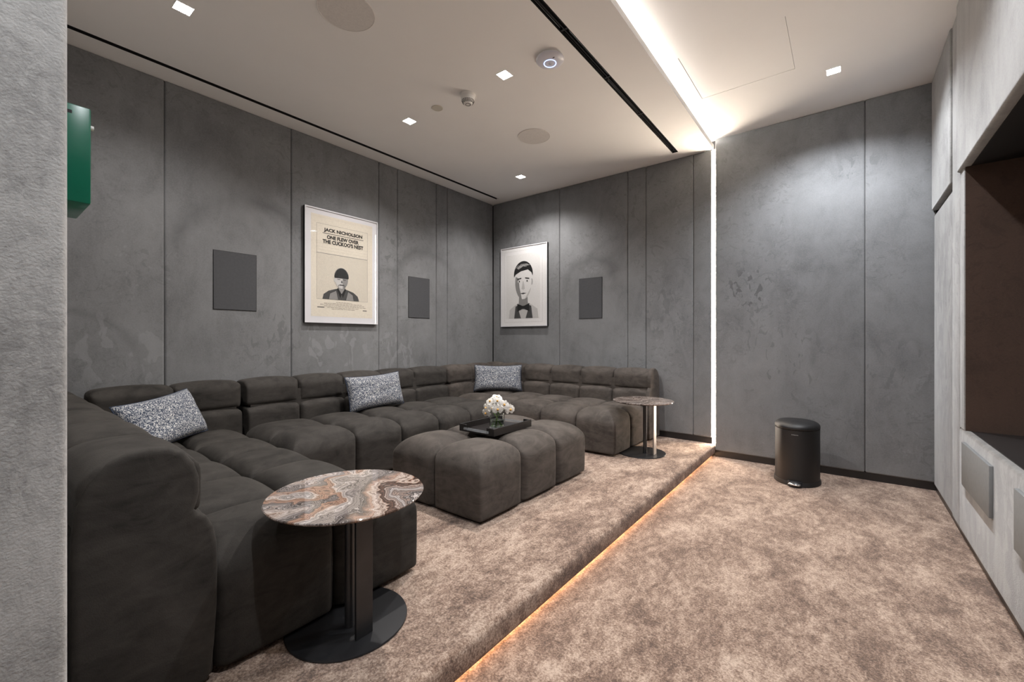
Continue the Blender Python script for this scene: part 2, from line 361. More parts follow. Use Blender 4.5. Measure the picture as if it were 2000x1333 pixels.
# right wall with a deep niche for the screen
NZ0, NZ1, NY = 0.69, 2.295, 3.745
bm = bmesh.new()
box(bm, XR + 0.036, XR + 0.5, NY + 0.03, YB + 0.1, 0, ZH + 0.05)
box(bm, XR + 0.036, XR + 0.5, -1.6, NY + 0.03, 0, NZ0 - 0.02)
box(bm, XR + 0.036, XR + 0.5, -1.6, NY + 0.03, NZ1 + 0.02, ZH + 0.05)
box(bm, XR + 0.45, XR + 0.5, -1.6, NY + 0.03, NZ0 - 0.02, NZ1 + 0.02)
wr = struct('wall_right', bm, m_black)
padded(XR - 0.012, XR + 0.036, 4.12 + G, YB, 2.30, ZH, m_wall_r, wr, 0.016)
padded(XR + 0.004, XR + 0.036, 4.12 + G, YB, 0.05, 2.262, m_wall_r, wr, 0.012)
padded(XR, XR + 0.036, 3.875, 4.12 - G, 0.05, ZH, m_wall_r, wr, 0.006)
padded(XR, XR + 0.036, NY + 0.003, 3.875 - 0.0005, NZ0, NZ1, m_wall_r, wr, 0.005)
padded(XR - 0.018, XR + 0.036, 0.9, 3.875 - G, NZ1, ZH, m_wall_r, wr, 0.018)
padded(XR - 0.018, XR + 0.036, -1.5, 0.9 - G, NZ1, ZH, m_wall_r, wr, 0.018)
padded(XR - 0.004, XR + 0.036, 0.9, 3.875 - G, 0.05, NZ0, m_wall_r, wr, 0.016)
padded(XR - 0.004, XR + 0.036, -1.5, 0.9 - G, 0.05, NZ0, m_wall_r, wr, 0.016)
boxo('niche_side', (XR + 0.004, XR + 0.45, NY - 0.001, NY + 0.003, NZ0, NZ1), m_brown, wr)
boxo('niche_soffit', (XR + 0.03, XR + 0.45, -1.5, NY, NZ1, NZ1 + 0.02), m_black, wr)
boxo('niche_sill', (XR + 0.03, XR + 0.45, -1.5, NY, NZ0 - 0.02, NZ0), m_base, wr)
boxo('niche_back', (XR + 0.42, XR + 0.45, -1.5, NY, NZ0, NZ1), m_brown, wr)
# entrance wall: its padded end is the pale band at the left
bm = bmesh.new(); box(bm, XL - 0.1, JAMBX - 0.03, -1.6, NEARY - 0.03, 0, ZL); wn = struct('wall_near', bm, m_black)
padded(JAMBX - 0.03, JAMBX, -1.5, NEARY, 0.0, ZL, m_wall_n, wn, 0.010)
padded(XL, -2.6 - G, NEARY - 0.03, NEARY, PZ + 0.065, ZL, m_wall_n, wn, 0.010)
padded(-2.6, JAMBX - 0.031, NEARY - 0.03, NEARY, PZ + 0.065, ZL, m_wall_n, wn, 0.010)
boxo('wall_entrance', (JAMBX, XR + 0.5, -1.62, -1.5, 0, ZH), m_ceil)['kind'] = 'structure'

# ------------------------------------------------------------------ downlights
m_lens = emis('downlight_lens', (1.0, 0.97, 0.93), 60.0)
def downlight(x, y, z, label, high=False, watts=None):
    t = empty('ceiling_downlight', (x, y, z), label, 'downlight', 'square recessed downlights')
    h = 0.043
    bm = bmesh.new()
    for a in ((-h - 0.003, h + 0.003, -h - 0.003, -h), (-h - 0.003, h + 0.003, h, h + 0.003), (-h - 0.003, -h, -h, h), (h, h + 0.003, -h, h)): box(bm, *a, -0.002, 0.0)
    from_bm('frame', bm, m_white, t)
    boxo('lens', (-h, h, -h, h, -0.0015, -0.0002), m_lens, t)
    l = bpy.data.lights.new('downlight_lamp', 'SPOT'); l.energy = watts or (SPOT_W_HIGH if high else SPOT_W)
    l.color = SPOT_COL_HIGH if high else SPOT_COL
    l.spot_size = math.radians(138); l.spot_blend = 0.75; l.shadow_soft_size = 0.03
    lo = bpy.data.objects.new('downlight_lamp', l); COL.objects.link(lo); lo.location = (0, 0, -0.02); lo.parent = t
downlight(-3.18, 0.825, ZL, 'square downlight nearest the left wall, at the near end of its row', False, SPOT_W * 0.62)
downlight(-3.18, 2.54, ZL, 'square downlight between the tall film poster and the small cream ceiling cap')
downlight(-3.18, 4.26, ZL, 'square downlight above the far corner of the sofa')
downlight(-2.05, 2.54, ZL, 'square downlight between the smoke detector and the round wireless access point', False, SPOT_W_MID)
downlight(-0.07, 4.22, ZH, 'square downlight in the raised ceiling above the pedal bin', True, SPOT_W_FAR)
downlight(-0.07, 2.5, ZH, 'square downlight in the raised ceiling, out of view by the screen niche', True)
downlight(-0.07, 0.8, ZH, 'square downlight in the raised ceiling, out of view near the entrance', True)
downlight(-0.07, -0.85, ZH, 'square fill downlight added in the raised ceiling of the entrance, unseen behind the viewer', True, SPOT_W_ENTRY_FILL)  # unseen lamp added as frontal fill for sofa ends and ottoman

# ------------------------------------------------------------------ ceiling devices
def disc(name, x, y, z, r, mat, label, cat, group=None):
    bm = bmesh.new(); lathe(bm, [(0, 0), (r, 0), (r, -0.004), (r - 0.003, -0.006), (r - 0.005, -0.004), (0, -0.004)], 64)
    o = from_bm(name, bm, mat, loc=(x, y, z), smooth=30); return tag(o, label, cat, group)
disc('ceiling_speaker', -2.42, 1.45, ZL, 0.168, m_grille, 'large round ceiling speaker grille cut by the top edge of the photo', 'speaker', 'round ceiling speakers')
disc('ceiling_speaker', -2.44, 3.49, ZL, 0.160, m_grille, 'round ceiling speaker grille near the far end of the ceiling', 'speaker', 'round ceiling speakers')
disc('round_cap', -2.806, 2.543, ZL, 0.048, m_cream, 'small round cream cap on the ceiling beside the smoke detector', 'cap')
t = empty('smoke_detector', (-2.453, 2.56, ZL), 'white domed smoke detector with dark slots on the ceiling', 'smoke detector')
bm = bmesh.new(); lathe(bm, [(0, 0), (0.060, 0), (0.060, -0.018), (0.057, -0.022), (0, -0.022)], 40); from_bm('base', bm, m_white, t, smooth=30)
bm = bmesh.new(); lathe(bm, [(0, -0.022), (0.056, -0.022), (0.055, -0.040), (0.046, -0.060), (0.036, -0.078), (0.030, -0.082), (0, -0.082)], 40); from_bm('head', bm, m_white, t, smooth=30)
bm = bmesh.new()
for k in range(20):
    a = 2 * math.pi * k / 20
    for (r, z) in ((0.0500, -0.054), (0.0455, -0.0625), (0.0410, -0.071)):
        q = bmesh.ops.create_cube(bm, size=1.0)['verts']
        M = Matrix.Rotation(a, 4, 'Z') @ Matrix.Translation((r, 0, z)) @ Matrix.Rotation(math.radians(-28), 4, 'Y') @ Matrix.Diagonal((0.003, 0.0095, 0.0048, 1))
        for v in q: v.co = M @ v.co
from_bm('slots', bm, m_black, t)
bm = bmesh.new(); lathe(bm, [(0.018, -0.0825), (0.022, -0.0825), (0.022, -0.084), (0.018, -0.084), (0.018, -0.0825)], 24); from_bm('sensor_ring', bm, m_black, t)
t = empty('wireless_access_point', (-1.667, 2.585, ZL), 'white dome wireless access point with a glowing blue ring', 'access point')
bm = bmesh.new(); lathe(bm, [(0, 0), (0.092, 0), (0.096, -0.012), (0, -0.012)], 56); from_bm('mount', bm, m_white, t, smooth=30)
bm = bmesh.new(); lathe(bm, [(0, -0.014), (0.100, -0.014), (0.1005, -0.018), (0.094, -0.026), (0.075, -0.035), (0.050, -0.041), (0.025, -0.043), (0, -0.043)], 64); from_bm('dome', bm, m_coolwhite, t, smooth=60)
bm = bmesh.new()
N = 48; pts = [(0.040, -0.0415), (0.043, -0.0445), (0.046, -0.0405)]
rings = [[bm.verts.new((r * math.cos(2 * math.pi * i / N), r * math.sin(2 * math.pi * i / N), z)) for i in range(N)] for r, z in pts]
for a, b in ((0, 1), (1, 2), (2, 0)):
    for i in range(N): j = (i + 1) % N; bm.faces.new((rings[a][i], rings[a][j], rings[b][j], rings[b][i]))
from_bm('light_ring', bm, emis('blue_ring', (0.25, 0.42, 1.0), 5.0), t)
bm = bmesh.new()
tube(bm, [(0.009 * math.cos(a), 0.009 * math.sin(a), -0.0432) for a in [math.radians(100 + 280 * k / 12 - 60) for k in range(13)]], 0.0012, 6)
from_bm('logo', bm, m_gun, t)
bm = bmesh.new(); box(bm, 0.045, 0.060, -0.038, -0.034, -0.0405, -0.037); from_bm('port_mark', bm, m_gun, t)

# ------------------------------------------------------------------ wall loudspeakers
def plate(name, b, mat, label, cat, group, rot=None):
    t = empty(name, ((b[0] + b[1]) / 2, (b[2] + b[3]) / 2, b[4]), label, cat, group)
    if rot: t.rotation_euler = rot
    x, y, z = t.location
    sx, sy, sz = (b[1] - b[0]), (b[3] - b[2]), b[5] - b[4]
    thin = 0 if sx < sy else 1
    boxo('grille', (-sx / 2, sx / 2, -sy / 2, sy / 2, 0, sz), mat, t, bevel=0.0012, seg=1)
    e = 0.004
    if thin == 0: bx = (-sx / 2, sx / 2 - 0.004, -sy / 2 - e, sy / 2 + e, -e, sz + e)
    else: bx = (-sx / 2 - e, sx / 2 + e, -sy / 2 + 0.004, sy / 2, -e, sz + e)
    return t, bx
def wallspk(b, label, grp='flush wall speakers'):
    t, bx = plate('wall_speaker', b, m_spk, label, 'speaker', grp)
    boxo('surround', bx, m_edge, t)
wallspk((XL - 0.001, XL + 0.007, 1.29, 1.618, 1.50, 1.995), 'flat grey wall speaker left of the tall film poster')
wallspk((XL - 0.001, XL + 0.007, 3.32, 3.648, 1.51, 2.005), 'flat grey wall speaker right of the tall film poster on the left wall')
wallspk((-2.71, -2.39, YB - 0.007, YB + 0.001, 1.51, 2.02), 'flat grey wall speaker on the back wall beside the portrait print')
o = boxo('wall_plate', (XR - 0.020, XR - 0.004, 3.08, 3.70, 0.372, 0.628), m_plate, bevel=0.002)
tag(o, 'pale grey plate below the dark niche, the farther of two', 'plate', 'pale plates under the niche')
o = boxo('wall_plate', (XR - 0.020, XR - 0.004, 2.07, 2.69, 0.372, 0.628), m_plate, bevel=0.002)
tag(o, 'pale grey plate below the dark niche, cut by the right edge of the photo', 'plate', 'pale plates under the niche')

# ------------------------------------------------------------------ green box on the entrance wall
t = empty('emergency_box', (-1.5, NEARY, 1.59), 'green metal box fixed to the entrance wall beside the pale padded edge', 'box')
boxo('body', (-0.213, -0.002, 0.0, 0.024, 0.001, 0.237), m_green, t, bevel=0.003)
boxo('lid', (-0.216, 0.0, 0.0255, 0.104, -0.001, 0.240), m_green, t, bevel=0.004)
boxo('slot', (-0.002, 0.0004, 0.034, 0.070, 0.215, 0.223), m_black, t)
bm = bmesh.new(); lathe(bm, [(0, 0), (0.006, 0), (0.006, 0.006), (0, 0.007)], 16)
bmesh.ops.rotate(bm, verts=bm.verts, cent=(0, 0, 0), matrix=Matrix.Rotation(math.radians(-90), 3, 'X'))
from_bm('screw', bm, m_white, t, loc=(-0.012, 0.104, 0.195), smooth=30)
# ------------------------------------------------------------------ tufted upholstery blocks
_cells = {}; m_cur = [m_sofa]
def smax(a, b, k):
    h = np.clip(0.5 + 0.5 * (a - b) / k, 0, 1)
    return b + (a - b) * h + k * h * (1 - h)
def rr2(x, y, hx, hy, r):   # rounded rectangle, r = (x-y-, x+y-, x-y+, x+y+)
    rad = np.where(x > 0, np.where(y > 0, r[3], r[1]), np.where(y > 0, r[2], r[0]))
    qx = np.abs(x) - hx + rad; qy = np.abs(y) - hy + rad
    return np.minimum(np.maximum(qx, qy), 0) + np.hypot(np.maximum(qx, 0), np.maximum(qy, 0)) - rad
def cell_mesh(dx, dy, dz, rxz, ryz, rxy, dome=0.012, bulge=0.0, n=18):
    """rxz, ryz, rxy: corner radii in the three profiles, order (--, +-, -+, ++)"""
    key = (m_cur[0].name, round(dx, 4), round(dy, 4), round(dz, 4), tuple(rxz), tuple(ryz), tuple(rxy), dome, bulge, n)
    if key in _cells: return _cells[key]
    h = np.array((dx / 2, dy / 2, dz / 2))
    idx = {}; P = []; faces = []
    # denser grid towards the edges
    s = np.linspace(-1, 1, n + 1); s = np.sin(s * math.pi / 2) * 0.55 + s * 0.45
    def vid(i, j, k):
        q = (i, j, k)
        if q not in idx: idx[q] = len(P); P.append((s[i], s[j], s[k]))
        return idx[q]
    for a in range(n):
        for b in range(n):
            for sd in (0, n):
                quads = [[(sd, a, b), (sd, a + 1, b), (sd, a + 1, b + 1), (sd, a, b + 1)],
                         [(a, sd, b), (a, sd, b + 1), (a + 1, sd, b + 1), (a + 1, sd, b)],
                         [(a, b, sd), (a + 1, b, sd), (a + 1, b + 1, sd), (a, b + 1, sd)]]
                for q in quads:
                    ids = [vid(*v) for v in q]
                    faces.append(ids if sd else ids[::-1])
    D = np.array(P) * h
    def Fn(p):
        u, v, w_ = p[:, 0] / h[0], p[:, 1] / h[1], p[:, 2] / h[2]
        z = p[:, 2] + dome * (u * u + v * v) * (w_ > 0) * w_
        sc = 1 - bulge + bulge * 1.0
        x = p[:, 0] + np.sign(p[:, 0]) * bulge * (v * v * 0.8 + np.maximum(w_, -w_) ** 2 * 0.3)
        y = p[:, 1] + np.sign(p[:, 1]) * bulge * (u * u * 0.8 + np.maximum(w_, -w_) ** 2 * 0.3)
        a = rr2(x, z, h[0], h[2], rxz); b = rr2(y, z, h[1], h[2], ryz); c = rr2(x, y, h[0], h[1], rxy)
        return smax(smax(a, b, 0.008), c, 0.008)
    lo = np.full(len(D), 0.05); hi = np.full(len(D), 1.3)
    for _ in range(26):
        mid = (lo + hi) / 2; f = Fn(D * mid[:, None]); ins = f < 0
        lo = np.where(ins, mid, lo); hi = np.where(ins, hi, mid)
    V = D * lo[:, None]
    me = bpy.data.meshes.new('cushion'); me.from_pydata(V.tolist(), [], faces)
    me.shade_smooth(); me.materials.append(m_cur[0]); me.set_sharp_from_angle(angle=math.radians(55))
    _cells[key] = me; return me
OV = 0.007
def cell(parent, base, x0, x1, y0, y1, z0, z1, out='', top=0.10, seam=0.085, outr=0.15, name='cushion', dome=0.022, bulge=0.008, n=18, crisp=0.02, bot=0.02, topr=None, seamz=None):
    """out: sides that are free, of x-, x+, y-, y+"""
    O = lambda s_: s_ in out.split()
    r = {s_: (outr if O(s_) else seam) for s_ in ('x-', 'x+', 'y-', 'y+')}
    if topr: r.update(topr)
    X0 = x0 - (0 if O('x-') else OV); X1 = x1 + (0 if O('x+') else OV); Y0 = y0 - (0 if O('y-') else OV); Y1 = y1 + (0 if O('y+') else OV)
    bt = seamz if seamz is not None else bot
    rxz = (bt, bt, r['x-'], r['x+']); ryz = (bt, bt, r['y-'], r['y+'])
    def pl(a, b):
        n_ = O(a) + O(b)
        return crisp if n_ == 2 else (0.055 if n_ == 1 else 0.03)
    rxy = (pl('x-', 'y-'), pl('x+', 'y-'), pl('x-', 'y+'), pl('x+', 'y+'))
    me = cell_mesh(X1 - X0, Y1 - Y0, z1 - z0, rxz, ryz, rxy, dome, bulge, n)
    return link(name, me, None, parent, ((X0 + X1) / 2 - base[0], (Y0 + Y1) / 2 - base[1], (z0 + z1) / 2 - base[2]))
SB, ST = PZ + 0.018, PZ + 0.437        # seat block bottom, top
NOTCH, BT = PZ + 0.565, PZ + 0.79      # backrest notch, top
def core(name, b, base, parent):
    return boxo(name, (b[0] - base[0], b[1] - base[0], b[2] - base[1], b[3] - base[1], b[4] - base[2], b[5] - base[2]), m_cur[0], parent)
def seatgrid(parent, base, xs, ys, out):
    """out = free sides of the whole grid"""
    s = core('seat', (xs[0] + .05, xs[-1] - .05, ys[0] + .05, ys[-1] - .05, SB, ST - 0.16), base, parent)
    for i in range(len(xs) - 1):
        for j in range(len(ys) - 1):
            o = []
            if i == 0 and 'x-' in out: o.append('x-')
            if i == len(xs) - 2 and 'x+' in out: o.append('x+')
            if j == 0 and 'y-' in out: o.append('y-')
            if j == len(ys) - 2 and 'y+' in out: o.append('y+')
            cell(s, base, xs[i], xs[i + 1], ys[j], ys[j + 1], SB, ST, ' '.join(o))
    return s
def backrow(parent, base, axis, ends, d0, d1, front, out=''):
    """axis 'x' or 'y': direction the row runs; d0..d1 depth range; front '+' or '-' = side facing the seat"""
    if axis == 'x': s = core('backrest', (ends[0] + .04, ends[-1] - .04, d0 + .05, d1 - .05, SB, BT - 0.12), base, parent)
    else: s = core('backrest', (d0 + .05, d1 - .05, ends[0] + .04, ends[-1] - .04, SB, BT - 0.12), base, parent)
    other = 'y' if axis == 'x' else 'x'
    fr = other + front; bk = other + ('-' if front == '+' else '+')
    for k, (a, b) in enumerate(zip(ends, ends[1:])):
        free = [fr, bk]; tr_lo = {fr: 0.055, bk: 0.03}; tr_up = {fr: 0.095, bk: 0.085}
        if k == 0 and axis + '-' in out: free.append(axis + '-'); tr_lo[axis + '-'] = 0.02; tr_up[axis + '-'] = 0.03
        if k == len(ends) - 2 and axis + '+' in out: free.append(axis + '+'); tr_lo[axis + '+'] = 0.02; tr_up[axis + '+'] = 0.03
        up0, up1 = (d0, d1 - 0.03) if front == '+' else (d0 + 0.03, d1)
        lo0, lo1 = (d0, d1 + 0.005) if front == '+' else (d0 - 0.005, d1)
        if axis == 'x':
            cell(s, base, a, b, lo0, lo1, SB, NOTCH + 0.006, ' '.join(free), topr=tr_lo, seam=0.045)
            cell(s, base, a, b, up0, up1, NOTCH - 0.008, BT, ' '.join(free), topr=tr_up, seam=0.05, seamz=0.045)
        else:
            cell(s, base, lo0, lo1, a, b, SB, NOTCH + 0.006, ' '.join(free), topr=tr_lo, seam=0.045)
            cell(s, base, up0, up1, a, b, NOTCH - 0.008, BT, ' '.join(free), topr=tr_up, seam=0.05, seamz=0.045)
    return s
def end_panel(parent, base, x, yback, sgn):
    pf = [(0.0, .018), (0.0, .30), (0.002, .58), (0.010, .66), (0.032, .722), (0.070, .765), (0.115, .786), (0.165, .793), (0.210, .787), (0.248, .765), (0.274, .728), (0.287, .68), (0.288, .635), (0.281, .600), (0.274, .580), (0.285, .568), (0.308, .548), (0.326, .510), (0.335, .46), (0.338, .38), (0.336, .25), (0.328, .12), (0.318, .04), (0.308, .018)]
    bm = bmesh.new(); r1 = []; r2 = []; r3 = []; cy, cz = 0.16, 0.40
    def ring(xx, ins):
        out = []
        n_ = len(pf)
        for i, (d, z) in enumerate(pf):
            a = Vector(pf[i - 1]); b = Vector(pf[(i + 1) % n_]); tn = (b - a).normalized(); nr = Vector((tn.y, -tn.x))
            q = Vector((d, z)) + nr * ins
            out.append(bm.verts.new((xx - base[0], yback + sgn * q.x - base[1], PZ + q.y - base[2])))
        return out
    rs = [ring(x - 0.034, 0.0), ring(x - 0.008, 0.0), ring(x - 0.002, 0.003), ring(x + 0.003, 0.009), ring(x + 0.005, 0.018)]
    for a, b in zip(rs, rs[1:]):
        for i in range(len(pf)): j = (i + 1) % len(pf); bm.faces.new((a[i], a[j], b[j], b[i]))
    bm.faces.new(rs[0][::-1]); bm.faces.new(rs[-1])
    return from_bm('end_panel', bm, m_cur[0], parent, smooth=50)
def plinth(parent, base, b):
    boxo('plinth', (b[0] - base[0], b[1] - base[0], b[2] - base[1], b[3] - base[1], 0.0005, 0.03), m_base, parent)
BX = -3.85; XW = -4.155
# near section, back to the entrance wall
B = (-2.9, 0.75, PZ)
t = empty('sofa_section', B, 'near charcoal-brown velvet sofa section, nap shade painted into its colour, whose tall arm end faces the viewer', 'sofa', 'tufted velvet modular sofa')
xs = [BX, -3.405, -2.96, -2.515, -2.068, -1.62]
seatgrid(t, B, xs, [0.51, 0.935, 1.36], 'x+ y+')
backrow(t, B, 'x', [XW] + xs, 0.180, 0.510, '+', 'x+')
backrow(t, B, 'y', [0.51, 0.96, 1.405], XW, BX, '+')
end_panel(t, B, -1.620, 0.176, 1); plinth(t, B, (-4.05, -1.90, 0.28, 1.25))
# long section along the left wall
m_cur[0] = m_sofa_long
B = (-3.5, 2.55, PZ)
t = empty('sofa_section', B, 'long charcoal-brown velvet sofa section, nap shade painted into its colour, along the left wall', 'sofa', 'tufted velvet modular sofa')
seatgrid(t, B, [BX, -3.425, -3.0], [1.385, 1.90, 2.34, 2.77, 3.20, 3.70], 'x+ y-')
backrow(t, B, 'y', [1.43, 1.87, 2.31, 2.75, 3.19, 3.70], XW, BX, '+', 'y-')
plinth(t, B, (-4.05, -3.1, 1.5, 3.6))
# rear section along the back wall
m_cur[0] = m_sofa_lit_nap
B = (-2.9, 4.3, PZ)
t = empty('sofa_section', B, 'rear charcoal-brown velvet sofa section, lit nap painted into its colour, against the back wall, beside the far side table', 'sofa', 'tufted velvet modular sofa')
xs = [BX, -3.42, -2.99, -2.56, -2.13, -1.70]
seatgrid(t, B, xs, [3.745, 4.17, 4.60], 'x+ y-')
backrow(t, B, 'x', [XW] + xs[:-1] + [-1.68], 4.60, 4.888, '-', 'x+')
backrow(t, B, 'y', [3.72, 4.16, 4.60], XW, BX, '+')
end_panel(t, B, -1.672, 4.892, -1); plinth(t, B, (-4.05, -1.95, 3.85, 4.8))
# ottoman
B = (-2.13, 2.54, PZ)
t = empty('ottoman', B, 'large charcoal-brown tufted velvet ottoman, lit nap painted into its colour, in front of the sofa, holding the black tray', 'ottoman')
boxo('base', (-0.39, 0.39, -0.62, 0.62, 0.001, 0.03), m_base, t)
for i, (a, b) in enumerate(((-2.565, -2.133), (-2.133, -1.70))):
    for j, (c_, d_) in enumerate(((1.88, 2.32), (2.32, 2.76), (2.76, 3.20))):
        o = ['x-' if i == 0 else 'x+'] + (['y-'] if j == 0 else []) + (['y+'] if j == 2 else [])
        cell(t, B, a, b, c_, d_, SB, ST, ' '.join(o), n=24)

# ------------------------------------------------------------------ pillows
def tweed(name):
    t = NT(name); p = t.pos((1, 1, 1), obj=True)
    a = t.noise(t.pos((1, 1, 0.45), obj=True), 190, 3, 0.75); b = t.noise(t.pos((0.45, 1, 1), obj=True), 190, 3, 0.75)
    v = t.math('ADD', t.math('MULTIPLY', a, 0.5), t.math('MULTIPLY', b, 0.5))
    c = t.ramp(v, [(0.36, (0.006, 0.012, 0.030)), (0.46, (0.016, 0.030, 0.065)), (0.495, (0.07, 0.09, 0.13)), (0.525, (0.33, 0.34, 0.36)), (0.60, (0.72, 0.71, 0.68))])
    t.l(c, t.b.inputs['Base Color']); t.setb(Roughness=0.8)
    t.bump(v, 0.5, 0.004); return t.m
m_tweed = tweed('navy_white_boucle')
m_navy = plain('navy_piping', (0.02, 0.035, 0.075), 0.7)
def pillow_mesh(W, H, T):
    me = bpy.data.meshes.new('cover'); n, m = 40, 24; V = []; Fc = []
    def pt(i, j, s_):
        u = -1 + 2 * i / n; v = -1 + 2 * j / m
        e = (1 - u ** 4) * (1 - v ** 4)
        th = T / 2 * max(0, e) ** 0.55
        px = W / 2 * u * (1 - 0.045 * (1 - v * v) * abs(u) ** 3); pz = H / 2 * v * (1 - 0.10 * (1 - u * u) * abs(v) ** 3)
        th *= 1 + 0.05 * math.sin(5 * u + 2 * v) + 0.03 * math.sin(11 * v - 4 * u)
        return (px, s_ * th, pz)
    ids = {}
    for s_ in (1, -1):
        for i in range(n + 1):
            for j in range(m + 1):
                edge = i in (0, n) or j in (0, m)
                if edge and s_ == -1: ids[(i, j, -1)] = ids[(i, j, 1)]; continue
                ids[(i, j, s_)] = len(V); V.append(pt(i, j, s_))
        for i in range(n):
            for j in range(m):
                q = [ids[(i, j, s_)], ids[(i + 1, j, s_)], ids[(i + 1, j + 1, s_)], ids[(i, j + 1, s_)]]
                Fc.append(q if s_ == -1 else q[::-1])
    me.from_pydata(V, [], Fc); me.shade_smooth(); me.materials.append(m_tweed)
    bm = bmesh.new(); loop = [(i, 0) for i in range(n)] + [(n, j) for j in range(m)] + [(i, m) for i in range(n, 0, -1)] + [(0, j) for j in range(m, 0, -1)] + [(0, 0)]
    tube(bm, [pt(i, j, 1) for i, j in loop], 0.0028, 6, caps=False)
    pm = bpy.data.meshes.new('piping'); bm.to_mesh(pm); bm.free(); pm.materials.append(m_navy); pm.shade_smooth()
    return me, pm
pm1, pm2 = pillow_mesh(0.63, 0.345, 0.15)
def pillow(cx, cy, z, rz, lean, roll, label):
    """local -Y faces out into the room; origin at the cushion's centre"""
    t = empty('throw_pillow', (cx, cy, z), label, 'pillow', 'speckled lumbar pillows on the sofa')
    t.rotation_mode = 'XYZ'
    M = Matrix.Rotation(rz, 4, 'Z') @ Matrix.Rotation(-lean, 4, 'X') @ Matrix.Rotation(roll, 4, 'Y')
    t.rotation_euler = M.to_euler()
    link('cover', pm1, None, t); link('piping', pm2, None, t)
PZc = ST + 0.155
pillow(-3.60, 0.83, PZc - 0.018, math.radians(128), math.radians(24), math.radians(-4), 'speckled navy and white pillow in the near corner of the sofa')
pillow(-3.735, 2.56, PZc, math.radians(90), math.radians(14), math.radians(-2), 'speckled navy and white pillow halfway along the left wall')
pillow(-3.62, 4.35, PZc + 0.01, math.radians(38), math.radians(14), 0, 'speckled navy and white pillow in the far corner of the sofa')

# ------------------------------------------------------------------ side tables
def marble(name, seed, bright=1.0, rust=1.0):
    t = NT(name); geo = t.pos((1, 1, 1), obj=True, rot=(0, 0, -0.95 + seed))
    d1 = t.noise(geo, 2.6, 2, 0.5, 0.3)
    d2 = t.noise(geo, 8.0, 3, 0.55, 1.2)
    sep = t.n('ShaderNodeSeparateXYZ'); t.l(geo, sep.inputs[0])
    k = t.math('ADD', t.math('MULTIPLY', sep.outputs[0], 1.0), t.math('MULTIPLY', t.math('SUBTRACT', d1, 0.5), 0.75))
    k = t.math('ADD', k, t.math('MULTIPLY', t.math('SUBTRACT', d2, 0.5), 0.20))
    cv = t.n('ShaderNodeCombineXYZ'); t.l(k, cv.inputs[0]); cv.inputs[1].default_value = seed
    band = t.noise(cv.outputs[0], 14.0, 2, 0.5)
    fine = t.noise(cv.outputs[0], 48.0, 2, 0.6)
    v = t.math('ADD', t.math('MULTIPLY', band, 0.5), t.math('MULTIPLY', fine, 0.5))
    B_ = lambda c: tuple(x * bright for x in c)
    grey = t.ramp(v, [(0.37, B_((0.015, 0.013, 0.012))), (0.42, B_((0.10, 0.085, 0.08))), (0.46, B_((0.40, 0.345, 0.32))), (0.485, B_((0.05, 0.043, 0.04))), (0.52, B_((0.20, 0.17, 0.16))), (0.55, B_((0.58, 0.52, 0.49))), (0.58, B_((0.13, 0.11, 0.10))), (0.64, B_((0.45, 0.39, 0.36)))])
    org = t.ramp(v, [(0.38, (0.07, 0.035, 0.02)), (0.44, (0.34, 0.15, 0.08)), (0.48, (0.46, 0.27, 0.18)), (0.50, (0.16, 0.09, 0.06)), (0.54, (0.50, 0.38, 0.30)), (0.62, (0.42, 0.32, 0.26))])
    reg = t.ramp(t.noise(cv.outputs[0], 4.0, 2, 0.5), [(0.50, 0.0), (0.54, rust)])
    veil = t.ramp(t.noise(geo, 7.0, 4, 0.6, 1.0), [(0.56, 0.0), (0.72, 0.6)])
    c = t.mix(reg, grey, org); c = t.mix(veil, c, B_((0.36, 0.30, 0.27)))
    t.l(c, t.b.inputs['Base Color'])
    t.setb(Roughness=0.04)
    return t.m
def side_table(cx, cy, R, mat, label, barmat, zt=0.52):
    t = empty('side_table', (cx, cy, PZ), label, 'side table', 'round marble side tables')
    bm = bmesh.new(); lathe(bm, [(0, 0.001), (0.225, 0.001), (0.227, 0.004), (0.225, 0.0085), (0, 0.0085)], 96); from_bm('base_plate', bm, m_blackmetal, t, smooth=30)
    bm = bmesh.new(); lathe(bm, [(0, zt - 0.014), (R - 0.012, zt - 0.014), (R - 0.002, zt - 0.008), (R, zt - 0.003), (R - 0.003, zt), (0, zt)], 96)
    from_bm('tabletop', bm, mat, t, smooth=20, loc=(0.02, -0.015, 0))
    bm = bmesh.new(); lathe(bm, [(0, zt - 0.02), (0.12, zt - 0.02), (0.12, zt - 0.0145), (0, zt - 0.0145)], 40); from_bm('mounting_disc', bm, m_blackmetal, t, smooth=30)
    bm = bmesh.new(); lathe(bm, [(0, 0.009), (0.018, 0.009), (0.018, zt - 0.02), (0, zt - 0.02)], 32); o = from_bm('column', bm, m_gun, t, smooth=30, loc=(0.042, -0.02, 0)); o['label'] = 'round dark metal column'
    o = boxo('column', (-0.006, 0.006, -0.035, 0.035, 0.009, zt - 0.015), barmat, t, bevel=0.001, seg=1, loc=(0.134, -0.018, 0)); o['label'] = 'flat metal bar column'
side_table(-1.555, 0.94, 0.291, marble('swirled_marble_rust', 0.25, 0.9, 0.62), 'round side table with glossy grey and rust marble top at the near sofa end', m_gun)
side_table(-1.575, 4.095, 0.285, marble('swirled_marble_dark', 1.3, 0.8, 0.12), 'round side table with dark marble top at the far sofa end', m_steel)
